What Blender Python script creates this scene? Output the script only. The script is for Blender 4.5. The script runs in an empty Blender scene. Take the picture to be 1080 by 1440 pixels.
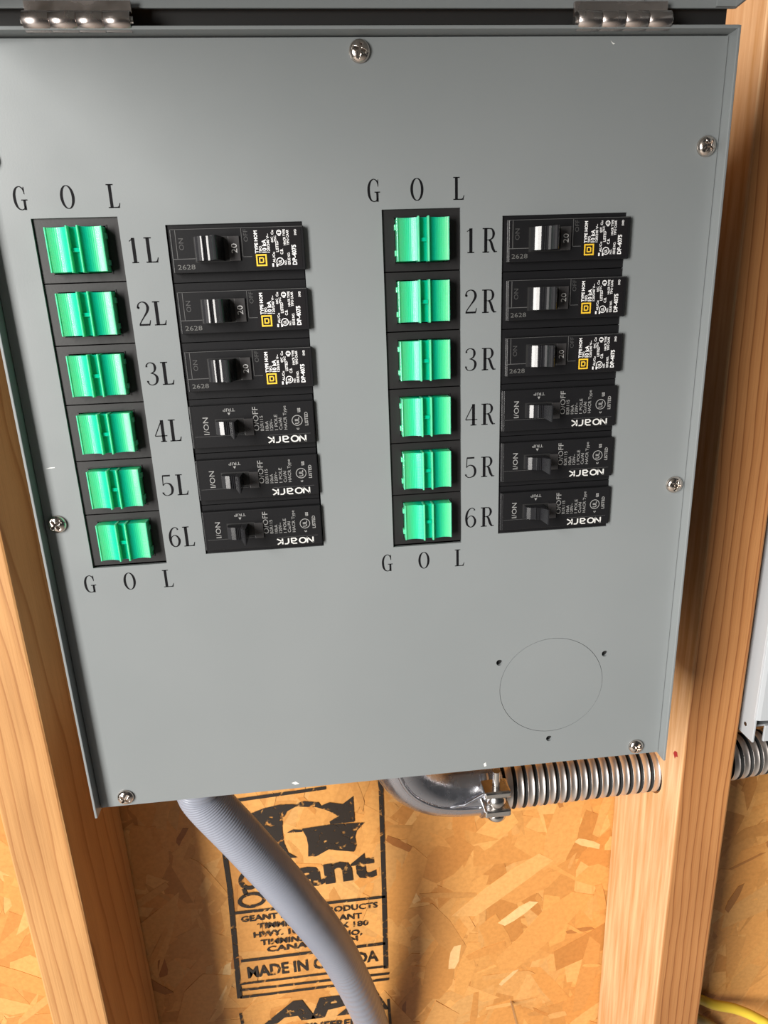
import bpy, bmesh, math, random
from mathutils import Vector, Matrix
random.seed(7)
scene = bpy.context.scene
COL = scene.collection
MM = 0.001
PI = math.pi

# ------------------------------------------------------------------ camera, world, sun, exposure
F_PX = 933.46
CAM = Vector((-0.02509, -0.30625, 0.07708))
RVEC = (0.2966859, -0.09552782, -0.05207216)
def rodrigues(r):
    v = Vector(r); return Matrix.Rotation(v.length, 3, v.normalized())
B = Matrix(((1, 0, 0), (0, 0, -1), (0, 1, 0)))
R_CAM = rodrigues(RVEC) @ B                       # rows: right, down, forward
cam_data = bpy.data.cameras.new('camera'); cam = bpy.data.objects.new('camera', cam_data); COL.objects.link(cam)
cam_data.sensor_fit = 'VERTICAL'; cam_data.sensor_height = 36.0; cam_data.lens = F_PX / 1440 * 36.0
cam_data.clip_start = 0.01
m = Matrix.Identity(4)
for i in range(3):
    m[i][0] = R_CAM[0][i]; m[i][1] = -R_CAM[1][i]; m[i][2] = -R_CAM[2][i]; m[i][3] = CAM[i]
cam.matrix_world = m
scene.camera = cam

world = bpy.data.worlds.new('world'); scene.world = world; world.use_nodes = True
bg = world.node_tree.nodes['Background']; bg.inputs[0].default_value = (0.98, 0.98, 1.0, 1); bg.inputs[1].default_value = 0.04
# daylight from the tall open doorway across the garage, ahead of the panel on the L side
day_d = bpy.data.lights.new('doorway_daylight', 'AREA'); day_d.shape = 'RECTANGLE'; day_d.size = 0.85; day_d.size_y = 2.4; day_d.energy = 196; day_d.color = (1.0, 0.965, 0.92)
day = bpy.data.objects.new('doorway_daylight', day_d); COL.objects.link(day)
day.location = (-1.89, -1.90, 0.58)
day.rotation_euler = Vector((1.89, 1.90, -0.15)).to_track_quat('-Z', 'Y').to_euler()
vs = scene.view_settings
vs.view_transform = 'Standard'; vs.look = 'None'; vs.gamma = 1.0; vs.use_curve_mapping = False; vs.exposure = 0.0

# ------------------------------------------------------------------ pixel helpers (a pixel gives a direction only)
def ray(px):
    return R_CAM.transposed() @ Vector(((px[0]-540)/F_PX, (px[1]-720)/F_PX, 1.0))
def on_y(px, y):
    d = ray(px); return CAM + d*((y*MM-CAM.y)/d.y)
def crop(ox, oy, s): return lambda x, y: (ox+x/s, oy+y/s)

# ------------------------------------------------------------------ materials
MATS = {}
def mat(name, color=(.5, .5, .5), rough=.5, metal=0., spec=.5, coat=0., build=None):
    if name in MATS: return MATS[name]
    mt = bpy.data.materials.new(name); mt.use_nodes = True
    nt = mt.node_tree; b = nt.nodes['Principled BSDF']
    b.inputs['Base Color'].default_value = (*color, 1); b.inputs['Roughness'].default_value = rough
    b.inputs['Metallic'].default_value = metal; b.inputs['Specular IOR Level'].default_value = spec
    b.inputs['Coat Weight'].default_value = coat
    if build: build(nt, b)
    MATS[name] = mt; return mt
def N(nt, t, **kw):
    n = nt.nodes.new(t)
    for k, v in kw.items(): setattr(n, k, v)
    return n
def ramp(nt, fac, stops):
    r = N(nt, 'ShaderNodeValToRGB'); el = r.color_ramp.elements
    while len(el) < len(stops): el.new(0.5)
    for e, (p, c) in zip(el, stops): e.position = p; e.color = (*c, 1)
    nt.links.new(fac, r.inputs[0]); return r
def noise(nt, vec, scale, detail=3, rough=.5, dist=0.):
    n = N(nt, 'ShaderNodeTexNoise'); n.inputs['Scale'].default_value = scale; n.inputs['Detail'].default_value = detail
    n.inputs['Roughness'].default_value = rough; n.inputs['Distortion'].default_value = dist
    if vec is not None: nt.links.new(vec, n.inputs['Vector'])
    return n
def bump(nt, b, h, strength=.2, dist=.001):
    bp = N(nt, 'ShaderNodeBump'); bp.inputs['Strength'].default_value = strength; bp.inputs['Distance'].default_value = dist
    nt.links.new(h, bp.inputs['Height']); nt.links.new(bp.outputs[0], b.inputs['Normal'])
def coords(nt, scale=(1, 1, 1), loc=(0, 0, 0), rot=(0, 0, 0)):
    tc = N(nt, 'ShaderNodeTexCoord'); mp = N(nt, 'ShaderNodeMapping')
    mp.inputs['Scale'].default_value = scale; mp.inputs['Location'].default_value = loc; mp.inputs['Rotation'].default_value = rot
    nt.links.new(tc.outputs['Object'], mp.inputs['Vector']); return mp.outputs[0]

def paint_build(nt, b):
    v = coords(nt); n = noise(nt, v, 9, 3)
    r = ramp(nt, n.outputs[0], [(.3, (.205, .222, .226)), (.7, (.222, .238, .242))])
    nt.links.new(r.outputs[0], b.inputs['Base Color'])
    n2 = noise(nt, v, 30, 2); rr = ramp(nt, n2.outputs[0], [(.3, (.30,)*3), (.7, (.38,)*3)]); nt.links.new(rr.outputs[0], b.inputs['Roughness'])
    n3 = noise(nt, v, 1500, 2); bump(nt, b, n3.outputs[0], .04, .0004)
PAINT = mat('grey_enamel', build=paint_build)
def plastic_build(nt, b):
    n = noise(nt, coords(nt), 900, 2); bump(nt, b, n.outputs[0], .05, .0003)
BLACK = mat('black_plastic', (.010, .010, .011), .36, spec=.28, build=plastic_build)
FRAMEM = mat('switch_frame_plastic', (.014, .0135, .014), .42, build=plastic_build)
GLOSSB = mat('glossy_black_plastic', (.014, .014, .016), .26, coat=.2)
GLOSSG = mat('satin_grey_black_plastic', (.045, .043, .044), .35)
LABELB = mat('black_label_film', (.010, .009, .010), .30)
EDGE = mat('grey_ridge_plastic', (.10, .10, .10), .35)  # lighter grey than the black body, for the thin moulded lines
WHITE = mat('white_print', (.80, .80, .80), .5)
WHITE2 = mat('soft_white_print', (.62, .62, .60), .5)
GREYP = mat('grey_print', (.27, .27, .265), .5)
DIMP = mat('dim_print', (.11, .11, .105), .5)
DARKP = mat('embossed_print', (.06, .06, .06), .4)
YELLOW = mat('yellow_print', (.80, .50, .03), .5)
INK = mat('black_ink', (.006, .006, .007), .6, spec=.08)
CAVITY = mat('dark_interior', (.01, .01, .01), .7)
SCRATCH = mat('scratched_paint', (.75, .75, .72), .5)
def steel_build(nt, b):
    n = noise(nt, coords(nt), 140, 3); r = ramp(nt, n.outputs[0], [(.3, (.16,)*3), (.7, (.32,)*3)]); nt.links.new(r.outputs[0], b.inputs['Roughness'])
STEEL = mat('zinc_steel', (.62, .60, .58), .25, 1., build=steel_build)
CHROME = mat('nickel_screw_steel', (.70, .62, .56), .17, 1.)
HINGEM = mat('hinge_steel', (.60, .53, .50), .30, 1., build=steel_build)
FLEXM = mat('galvanized_strip', (.80, .74, .70), .42, 1.)
CAST = mat('cast_zinc', (.50, .51, .56), .38, .95, build=steel_build)
DARKGAP = mat('flex_groove_shade', (.03, .03, .03), .6, .5)  # shade between the ribs put into a near-black colour
RED = mat('red_marker', (.35, .02, .02), .7)
def lens_build(nt, b):
    b.inputs['Subsurface Weight'].default_value = .5; b.inputs['Subsurface Radius'].default_value = (.15, 1., .6); b.inputs['Subsurface Scale'].default_value = .004
    tr = N(nt, 'ShaderNodeBsdfTranslucent'); tr.inputs[0].default_value = (.02, .75, .40, 1)
    mx = N(nt, 'ShaderNodeMixShader'); mx.inputs[0].default_value = .25
    out = nt.nodes['Material Output']
    nt.links.new(b.outputs[0], mx.inputs[1]); nt.links.new(tr.outputs[0], mx.inputs[2]); nt.links.new(mx.outputs[0], out.inputs[0])
def lens_rib(nt, b):
    lens_build(nt, b)
    w = N(nt, 'ShaderNodeTexWave'); w.bands_direction = 'X'; w.inputs['Scale'].default_value = 420; nt.links.new(coords(nt), w.inputs[0])
    w2 = N(nt, 'ShaderNodeTexWave'); w2.bands_direction = 'Z'; w2.inputs['Scale'].default_value = 420; nt.links.new(coords(nt), w2.inputs[0])
    ad = N(nt, 'ShaderNodeMath', operation='ADD'); nt.links.new(w.outputs[1], ad.inputs[0]); nt.links.new(w2.outputs[1], ad.inputs[1])
    bump(nt, b, ad.outputs[0], .12, .0002)
def lens_zone(nt, b):                         # teal near the centre, paler outward: light scattered by inner ribs painted in
    lens_rib(nt, b)
    sx = N(nt, 'ShaderNodeSeparateXYZ'); nt.links.new(coords(nt, (1000, 1000, 1000)), sx.inputs[0])
    ab = N(nt, 'ShaderNodeMath', operation='ABSOLUTE'); nt.links.new(sx.outputs[0], ab.inputs[0])
    dv = N(nt, 'ShaderNodeMath', operation='DIVIDE'); nt.links.new(ab.outputs[0], dv.inputs[0]); dv.inputs[1].default_value = 11.4
    r = ramp(nt, dv.outputs[0], [(.22, (.0, .52, .33)), (.42, (.0, .62, .37)), (.62, (.04, .70, .33)), (.92, (.13, .76, .34)), (.98, (.30, .85, .48))])
    nt.links.new(r.outputs[0], b.inputs['Base Color'])
LENS = mat('green_translucent_plastic', (.035, .74, .34), .34, coat=.1, build=lens_zone)
LENSD = mat('green_clear_ridge_plastic', (.0, .55, .33), .15, coat=.3, build=lens_build)
LENSE = mat('green_clear_edge_plastic', (.16, .80, .42), .15, coat=.5, build=lens_build)

def wood_build(cx, cy, tilt, ringw, seed, c0, c1, c2, face_tone=None):
    def f(nt, b):
        v = coords(nt, loc=(cx, cy, seed), rot=tilt)
        sx = N(nt, 'ShaderNodeSeparateXYZ'); nt.links.new(v, sx.inputs[0])
        nz = noise(nt, coords(nt, (14, 14, 3.2), (seed, 0, 0)), 1, 3, .55)
        comb = N(nt, 'ShaderNodeCombineXYZ'); nt.links.new(sx.outputs[0], comb.inputs[0]); nt.links.new(sx.outputs[1], comb.inputs[1])
        ln = N(nt, 'ShaderNodeVectorMath', operation='LENGTH'); nt.links.new(comb.outputs[0], ln.inputs[0])
        ma = N(nt, 'ShaderNodeMath', operation='MULTIPLY_ADD'); nt.links.new(nz.outputs[0], ma.inputs[0]); ma.inputs[1].default_value = .018; nt.links.new(ln.outputs['Value'], ma.inputs[2])
        dv = N(nt, 'ShaderNodeMath', operation='DIVIDE'); nt.links.new(ma.outputs[0], dv.inputs[0]); dv.inputs[1].default_value = ringw
        fr = N(nt, 'ShaderNodeMath', operation='FRACT'); nt.links.new(dv.outputs[0], fr.inputs[0])
        r1 = ramp(nt, fr.outputs[0], [(0., c0), (.45, c0), (.80, c1), (.94, c2), (1., c0)])
        fib = noise(nt, coords(nt, (900, 900, 16)), 1, 4, .6)
        r2 = ramp(nt, fib.outputs[0], [(.30, (.78, .74, .70)), (.55, (1, 1, 1))])
        big = noise(nt, coords(nt, (25, 25, 5), (3, seed, 1)), 1, 3)
        r3 = ramp(nt, big.outputs[0], [(.3, (.80, .74, .68)), (.65, (1.06, 1.04, 1.0))])
        m1 = N(nt, 'ShaderNodeMix', data_type='RGBA', blend_type='MULTIPLY'); m1.inputs[0].default_value = .55
        nt.links.new(r1.outputs[0], m1.inputs[6]); nt.links.new(r2.outputs[0], m1.inputs[7])
        m2 = N(nt, 'ShaderNodeMix', data_type='RGBA', blend_type='MULTIPLY'); m2.inputs[0].default_value = 1.
        nt.links.new(m1.outputs[2], m2.inputs[6]); nt.links.new(r3.outputs[0], m2.inputs[7])
        last = m2.outputs[2]
        if face_tone:                                     # paler streaky tone on the face that looks towards the box
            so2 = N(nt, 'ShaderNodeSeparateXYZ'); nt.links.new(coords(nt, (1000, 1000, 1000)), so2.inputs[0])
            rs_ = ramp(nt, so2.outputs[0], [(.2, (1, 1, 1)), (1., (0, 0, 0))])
            stv = noise(nt, coords(nt, (1, 160, 9)), 1, 4, .6); rv = ramp(nt, stv.outputs[0], [(.32, (.52, .27, .10)), (.5, face_tone), (.68, (.74, .49, .27))])
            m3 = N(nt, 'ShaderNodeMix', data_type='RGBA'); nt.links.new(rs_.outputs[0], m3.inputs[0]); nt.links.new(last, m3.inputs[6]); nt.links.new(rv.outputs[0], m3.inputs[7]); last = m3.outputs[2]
        nt.links.new(last, b.inputs['Base Color'])
        bump(nt, b, fib.outputs[0], .25, .0006)
    return f
WOOD_L = mat('pine_flat_sawn', rough=.55, spec=.3, build=wood_build(.222, -.03, (.035, .03, 0), .0075, 1.3, (.52, .28, .110), (.485, .25, .093), (.38, .175, .06)))
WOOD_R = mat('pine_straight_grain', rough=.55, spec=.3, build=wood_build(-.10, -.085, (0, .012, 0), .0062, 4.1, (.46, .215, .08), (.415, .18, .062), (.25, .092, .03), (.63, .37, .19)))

def strand_build(nt, b):
    oi = N(nt, 'ShaderNodeAttribute'); oi.attribute_name = 'tone'
    nt.links.new(oi.outputs['Color'], b.inputs['Base Color'])
    n = noise(nt, coords(nt, (260, 260, 260)), 1, 4, .6)
    r = ramp(nt, n.outputs[0], [(.3, (.86, .82, .77)), (.62, (1.03, 1.02, 1.01))])
    mx = N(nt, 'ShaderNodeMix', data_type='RGBA', blend_type='MULTIPLY'); mx.inputs[0].default_value = .8
    nt.links.new(oi.outputs['Color'], mx.inputs[6]); nt.links.new(r.outputs[0], mx.inputs[7]); nt.links.new(mx.outputs[2], b.inputs['Base Color'])
    bump(nt, b, n.outputs[0], .3, .0005)
STRAND = mat('wood_strand', rough=.5, spec=.35, build=strand_build)
def osb_build(nt, b):
    v = coords(nt, (30, 30, 11)); vo = N(nt, 'ShaderNodeTexVoronoi'); nt.links.new(v, vo.inputs['Vector'])
    sp = N(nt, 'ShaderNodeSeparateColor'); nt.links.new(vo.outputs['Color'], sp.inputs[0])
    r = ramp(nt, sp.outputs[0], [(0, (.36, .175, .055)), (.5, (.52, .28, .095)), (1, (.66, .40, .17))])
    nt.links.new(r.outputs[0], b.inputs['Base Color'])
OSB = mat('oriented_strand_board', rough=.6, build=osb_build)
def stamp_build(nt, b):
    out = nt.nodes['Material Output']; tr = N(nt, 'ShaderNodeBsdfTransparent'); mx = N(nt, 'ShaderNodeMixShader')
    n = noise(nt, coords(nt, (1, 1, 1)), 150, 6, .65, .6); r = ramp(nt, n.outputs[0], [(.36, (0, 0, 0)), (.44, (1, 1, 1))])
    nt.links.new(r.outputs[0], mx.inputs[0]); nt.links.new(tr.outputs[0], mx.inputs[1]); nt.links.new(b.outputs[0], mx.inputs[2]); nt.links.new(mx.outputs[0], out.inputs[0])
STAMP = mat('worn_stamp_ink', (.020, .014, .010), .5, build=stamp_build)
def pvc_build(nt, b):
    w = N(nt, 'ShaderNodeTexNoise'); w.inputs['Scale'].default_value = 600; bump(nt, b, w.outputs[0], .08, .0003)
PVC = mat('grey_vinyl_jacket', (.245, .262, .315), .36, build=pvc_build)
WHITEPAINT = mat('pale_grey_enamel', (.42, .44, .46), .35)
CABLE = mat('yellow_cable_jacket', (.78, .55, .05), .4)
CABLE2 = mat('tan_cable_jacket', (.45, .33, .14), .5)
def conc_build(nt, b):
    n = noise(nt, coords(nt), 6, 6); r = ramp(nt, n.outputs[0], [(.3, (.36, .35, .33)), (.7, (.48, .47, .45))]); nt.links.new(r.outputs[0], b.inputs['Base Color'])
CONC = mat('concrete', rough=.8, build=conc_build)

# ------------------------------------------------------------------ mesh helpers (millimetres in, metres out)
class MB:
    def __init__(s): s.v = []; s.f = []; s.sm = []
    def add(s, vs, fs, smooth=False):
        o = len(s.v); s.v += [tuple(p) for p in vs]
        for f in fs: s.f.append(tuple(i+o for i in f)); s.sm.append(smooth)
    def box(s, x0, x1, y0, y1, z0, z1, bev=0.):
        if bev <= 0:
            P = [(x, y, z) for x in (x0, x1) for y in (y0, y1) for z in (z0, z1)]
            s.add(P, [(0, 1, 3, 2), (4, 6, 7, 5), (0, 4, 5, 1), (2, 3, 7, 6), (0, 2, 6, 4), (1, 5, 7, 3)]); return
        bm = bmesh.new(); bmesh.ops.create_cube(bm, size=1)
        for v in bm.verts: v.co = Vector(((x0+x1)/2+v.co.x*(x1-x0), (y0+y1)/2+v.co.y*(y1-y0), (z0+z1)/2+v.co.z*(z1-z0)))
        bmesh.ops.bevel(bm, geom=bm.edges[:], offset=bev, segments=2, profile=.5, affect='EDGES')
        bm.verts.index_update(); s.add([v.co[:] for v in bm.verts], [[v.index for v in f.verts] for f in bm.faces]); bm.free()
    def prism(s, pts, y0, y1):               # outline in the XZ plane, y0 front (smaller), y1 back
        n = len(pts); a = sum(pts[i][0]*pts[(i+1) % n][1]-pts[(i+1) % n][0]*pts[i][1] for i in range(n))
        if a < 0: pts = pts[::-1]
        s.add([(x, y0, z) for x, z in pts]+[(x, y1, z) for x, z in pts],
              [tuple(range(n)), tuple(range(2*n-1, n-1, -1))]+[(i, i+n, (i+1) % n+n, (i+1) % n) for i in range(n)])
    def flat(s, pts, y):
        n = len(pts); a = sum(pts[i][0]*pts[(i+1) % n][1]-pts[(i+1) % n][0]*pts[i][1] for i in range(n))
        if a < 0: pts = pts[::-1]
        s.add([(x, y, z) for x, z in pts], [tuple(range(n))])
    def slab(s, prof, z0, z1, smooth=False):        # profile in (x, y), extruded along z
        n = len(prof); a = sum(prof[i][0]*prof[(i+1) % n][1]-prof[(i+1) % n][0]*prof[i][1] for i in range(n))
        if a < 0: prof = prof[::-1]
        s.add([(x, y, z0) for x, y in prof]+[(x, y, z1) for x, y in prof], [tuple(range(n-1, -1, -1)), tuple(range(n, 2*n))])
        o = len(s.v)-2*n
        for i in range(n): s.f.append((o+i, o+(i+1) % n, o+(i+1) % n+n, o+i+n)); s.sm.append(smooth)
    def lathe(s, prof, c, axis='y', n=28, smooth=True):   # prof: (radius, along)
        vs = []; fs = []
        for r, h in prof:
            for k in range(n):
                a = 2*PI*k/n; p = (r*math.cos(a), r*math.sin(a))
                q = {'y': (p[0], h, p[1]), 'x': (h, p[0], p[1]), 'z': (p[0], p[1], h)}[axis]
                vs.append((c[0]+q[0], c[1]+q[1], c[2]+q[2]))
        for j in range(len(prof)-1):
            for k in range(n): fs.append((j*n+k, j*n+(k+1) % n, (j+1)*n+(k+1) % n, (j+1)*n+k))
        s.add(vs, fs, smooth); o = len(prof)-1
        s.add([vs[k] for k in range(n)], [tuple(range(n-1, -1, -1))]); s.add([vs[o*n+k] for k in range(n)], [tuple(range(n))])
    def tube(s, path, rad, n=24, smooth=True, caps=True, phase=None):
        P = [Vector(p) for p in path]; up = Vector((0.13, -1, 0.2)).normalized(); rings = []; ln = 0.
        for i, p in enumerate(P):
            t = (P[min(i+1, len(P)-1)]-P[max(i-1, 0)]).normalized(); up = (up-t*up.dot(t)).normalized(); sd = t.cross(up)
            if i: ln += (P[i]-P[i-1]).length
            rr = []
            for k in range(n):
                a = 2*PI*k/n; r = rad(ln, a) if callable(rad) else rad
                rr.append(p+up*math.cos(a)*r+sd*math.sin(a)*r)
            rings.append(rr)
        vs = [q for r in rings for q in r]; fs = []
        for j in range(len(P)-1):
            for k in range(n): fs.append((j*n+k, j*n+(k+1) % n, (j+1)*n+(k+1) % n, (j+1)*n+k))
        s.add(vs, fs, smooth)
        if caps: s.add(rings[0], [tuple(range(n-1, -1, -1))]); s.add(rings[-1], [tuple(range(n))])
    def mesh(s, name, mt, fixn=True):
        me = bpy.data.meshes.new(name); me.from_pydata([(x*MM, y*MM, z*MM) for x, y, z in s.v], [], s.f)
        me.polygons.foreach_set('use_smooth', s.sm)
        if fixn:
            bm = bmesh.new(); bm.from_mesh(me); bmesh.ops.recalc_face_normals(bm, faces=bm.faces[:]); bm.to_mesh(me); bm.free()
        for q in (mt if isinstance(mt, (list, tuple)) else [mt]): me.materials.append(q)
        me.update(); return me
    def build(s, name, mt, parent=None, loc=None, fixn=True): return link(name, s.mesh(name, mt, fixn), parent, loc)
def link(name, me, parent=None, loc=None):
    o = bpy.data.objects.new(name, me); COL.objects.link(o); o.parent = parent
    if loc: o.location = Vector(loc)*MM
    return o
def empty(name, loc=(0, 0, 0)):
    o = bpy.data.objects.new(name, None); COL.objects.link(o); o.location = Vector(loc)*MM; o.empty_display_size = .01; return o
def tag(o, label, cat, group=None, kind=None):
    o['label'] = label; o['category'] = cat
    if group: o['group'] = group
    if kind: o['kind'] = kind
    return o
def spline(P, n=12):
    P = [Vector(p) for p in P]; Q = [2*P[0]-P[1]]+P+[2*P[-1]-P[-2]]; out = []
    for i in range(1, len(Q)-2):
        for k in range(n):
            t = k/n; a, b, c, d = Q[i-1], Q[i], Q[i+1], Q[i+2]
            out.append(.5*((2*b)+(c-a)*t+(2*a-5*b+4*c-d)*t*t+(3*b-a-3*c+d)*t**3))
    out.append(P[-1]); return out

# plain sans lettering: Blender's built-in font, turned into flat mesh
_tc = {}
def text_geo(s, bold=0.):
    if (s, bold) in _tc: return _tc[(s, bold)]
    cu = bpy.data.curves.new('t', 'FONT'); cu.body = s; cu.size = 1.; cu.offset = bold; cu.resolution_u = 2; cu.fill_mode = 'FRONT'
    o = bpy.data.objects.new('t', cu); COL.objects.link(o)
    dg = bpy.context.evaluated_depsgraph_get(); me = bpy.data.meshes.new_from_object(o.evaluated_get(dg))
    V = [(v.co.x, v.co.y) for v in me.vertices]; Fc = [tuple(p.vertices) for p in me.polygons]
    bpy.data.objects.remove(o); bpy.data.curves.remove(cu); bpy.data.meshes.remove(me)
    _tc[(s, bold)] = (V, Fc); return V, Fc
def put_text(mb, s, x0, z0, length, cap, y, rot=0, bold=0.):
    """flat lettering: start point (x0,z0) on the baseline, run length, capital height, rot in degrees"""
    V, Fc = text_geo(s, bold)
    if not V: return
    mx = max(v[0] for v in V); mn = min(v[0] for v in V); ch = .70
    a = math.radians(rot); ca, sa = math.cos(a), math.sin(a); out = []
    for u, w in V:
        u = (u-mn)/(mx-mn)*length; w = w/ch*cap
        out.append((x0+u*ca-w*sa, y, z0+u*sa+w*ca))
    mb.add(out, Fc)

# ------------------------------------------------------------------ setting: floor and sheathed wall
WALL_Y = 155.; STUD_F = 63.
fl = MB(); fl.box(-3000, 3000, -5000, 175, -1480, -1400); flo = fl.build('floor', CONC); flo['kind'] = 'structure'
wl = MB(); wl.box(-1200, 1200, WALL_Y, WALL_Y+12, -1400, 1000); wall = wl.build('wall_back', OSB); wall['kind'] = 'structure'
wall['label'] = 'orange strand board sheathing with a worn black mill stamp'

TONES = [(.66, .325, .098), (.64, .31, .092), (.68, .35, .112), (.60, .28, .078), (.71, .39, .14), (.66, .33, .10), (.69, .36, .12), (.56, .25, .066), (.63, .30, .085)]
def strand_geo(L, W, lift, rnd):
    n = 3; top = []; bot = []
    for i in range(n+1):
        x = -L/2+L*i/n; e = .75 if i in (0, n) else 1.
        top.append((x+(rnd.uniform(-.12, .12)*L if i in (0, n) else 0), W/2*e*rnd.uniform(.75, 1.15)))
        bot.append((x+(rnd.uniform(-.12, .12)*L if i in (0, n) else 0), -W/2*e*rnd.uniform(.75, 1.15)))
    return top+bot[::-1]
rs = random.Random(11)
def strand_mesh(list_of, name):
    V = []; Fc = []; C = []
    for (cx, cz, ang, L, W, h, tone, tiltu, tiltw) in list_of:
        pts = strand_geo(L, W, h, rs); ca, sa = math.cos(ang), math.sin(ang); o = len(V); n = len(pts)
        for dep in (0, 1):
            for u, w in pts:
                hh = max(h+u*tiltu+w*tiltw, .06) if dep == 0 else -.3
                V.append(((cx+u*ca-w*sa)*MM, (WALL_Y-hh)*MM, (cz+u*sa+w*ca)*MM))
        Fc.append(tuple(o+i for i in range(n)))
        for i in range(n): Fc.append((o+i, o+n+i, o+n+(i+1) % n, o+(i+1) % n))
        C += [tone]*(1+n)
    me = bpy.data.meshes.new(name); me.from_pydata(V, [], Fc)
    bm = bmesh.new(); bm.from_mesh(me); bmesh.ops.recalc_face_normals(bm, faces=bm.faces[:]); bm.to_mesh(me); bm.free()
    at = me.attributes.new('tone', 'FLOAT_COLOR', 'FACE')
    for i, t in enumerate(C): at.data[i].color = (*t, 1)
    me.materials.append(STRAND); return me
def rand_strand(x0, x1, z0, z1, big):
    t = rs.choice(TONES); k = rs.uniform(.9, 1.1)
    a = rs.gauss(1.35, .6) if rs.random() < .7 else rs.uniform(0, PI)
    L = rs.uniform(50, 115) if big else rs.uniform(12, 55); W = rs.uniform(14, 34) if big else rs.uniform(3, 11)
    if not big and rs.random() < .22: t = rs.choice([(.78, .50, .23), (.79, .53, .26), (.36, .14, .036), (.42, .18, .05)])
    k *= .93
    return (rs.uniform(x0, x1), rs.uniform(z0, z1), a, L, W, rs.uniform(.05, .55) if big else rs.uniform(.2, .8), (t[0]*k, t[1]*k*.97, t[2]*k*.90), rs.gauss(0, .0012), rs.gauss(0, .004))
base = [rand_strand(-480, 520, -760, -60, True) for _ in range(1500)]+[rand_strand(-480, 520, -760, -60, False) for _ in range(260)]
base += [rand_strand(-1150, 1150, -1380, 560, True) for _ in range(6500)]
so = link('wood_strands', strand_mesh(base, 'wood_strands'), wall); so['kind'] = 'stuff'
for _ in range(230):                                             # the strands lying on top of the board, one by one
    st = rand_strand(-330, 390, -640, -240, rs.random() < .5)
    st = st[:5]+(st[5]+.25,)+st[6:]
    link('wood_strand', strand_mesh([st], 'wood_strand'), wall)

# black mill stamp printed on the board
SY = WALL_Y-1.25
def sp(px): p = on_y(px, SY); return (p.x/MM, p.z/MM)
c5 = crop(320, 1100, 4.5); c6 = crop(320, 1250, 4.5)
stm = MB()
def sline(a, b, w):
    pa, pb = Vector(sp(a)), Vector(sp(b)); d = (pb-pa).normalized(); nrm = Vector((-d.y, d.x))*w/2
    stm.flat([tuple(pa+nrm), tuple(pb+nrm), tuple(pb-nrm), tuple(pa-nrm)], SY)
def stext(s, a, b, cap, shear=0., bold=.0):
    A, Bq = Vector(sp(a)), Vector(sp(b)); d = Bq-A; V, Fc = text_geo(s, bold); mn = min(v[0] for v in V); mx = max(v[0] for v in V)
    up = Vector((-d.y, d.x)).normalized()*cap
    stm.add([((A+d*((u-mn)/(mx-mn)+shear*w)+up*(w/.70)).x, SY, (A+d*((u-mn)/(mx-mn)+shear*w)+up*(w/.70)).y) for u, w in V], Fc)
sline((530, 1060), (535.5, 1109), 3.6); sline((535.5, 1109), (540, 1255), 3.8); sline((540, 1255), (542.5, 1362), 4.2)
sline((310, 1130), (316, 1202), 3.6); sline((316, 1202), (323, 1250), 4.); sline((323, 1250), (337, 1404), 4.4)
for a, b, w in [((330, 1284.4), (542, 1261), 3.), ((339, 1351.8), (542, 1326.7), 3.2), ((339, 1384), (542, 1359), 2.4), ((338, 1393), (547, 1369), 2.6), ((338, 1403), (547, 1376.7), 2.8),
                ((330, 1126), (458, 1108), 3.2), ((330, 1113), (420, 1103), 2.), ((341, 1440), (338, 1425), 2.6), ((549, 1440), (546, 1405), 2.6)]: sline(a, b, w)
for poly in ([(125, 205), (230, 165), (330, 142), (420, 140), (480, 120), (575, 128), (590, 150), (640, 128), (725, 140), (795, 88), (803, 250), (700, 262), (650, 268), (645, 250), (700, 215), (640, 182), (560, 158), (430, 155), (375, 185), (348, 240), (345, 300), (355, 380), (382, 445), (440, 478), (370, 480), (290, 415), (230, 350), (170, 280)],
             [(470, 295), (650, 268), (865, 256), (815, 310), (805, 350), (815, 400), (800, 440), (700, 432), (640, 425), (560, 470), (510, 470), (510, 400), (500, 350)],
             [(375, 320), (410, 300), (475, 303), (470, 315), (420, 318)]):
    stm.flat([sp(c5(*q)) for q in poly], SY)
stext('eant', (377, 1254), (530, 1231), 29, bold=.035)
def sring(c, rx, ry, w, tilt=-.15, n=26):                     # letter bowl: an inked ring
    vs_ = []
    for k in range(n):
        a = 2*PI*k/n
        for f in (0, w):
            u, v_ = (rx-f)*math.cos(a), (ry-f*.8)*math.sin(a); x_, z_ = sp((c[0]+u*math.cos(tilt)-v_*math.sin(tilt), c[1]+u*math.sin(tilt)+v_*math.cos(tilt))); vs_.append((x_, SY, z_))
    stm.add(vs_, [(2*k, 2*((k+1) % n), 2*((k+1) % n)+1, 2*k+1) for k in range(n)])
sring((350, 1238), 15, 13.5, 6.5); sring((354, 1266), 20, 11, 5.5); sline((342, 1250), (346, 1258), 3.4); sline((361, 1229), (371, 1225), 3.4)
for s, a, b in [('GEANT FOREST PRODUCTS', (339, 1297), (531, 1276)), ('TIMMINS OSB PLANT', (362, 1306.7), (509, 1291)), ('HWY. 101 W. BOX 180', (356.7, 1319), (518, 1301)),
                ('TIMMINS, ONTARIO,', (366.7, 1329.5), (509, 1314)), ('CANADA, P4N', (375.5, 1339), (503, 1323))]: stext(s, a, b, 6.0, bold=.03)
stext('MADE IN CANADA', (349, 1375.5), (532, 1351), 12.5, bold=.03)
stext('APA', (370, 1440), (548, 1417), 22, shear=.10, bold=.06); stext('ENGINEERED', (400, 1452), (505, 1441), 8, bold=.03)
stm.build('printed_stamp', STAMP, wall, fixn=False)['label'] = 'worn black mill stamp'

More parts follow.
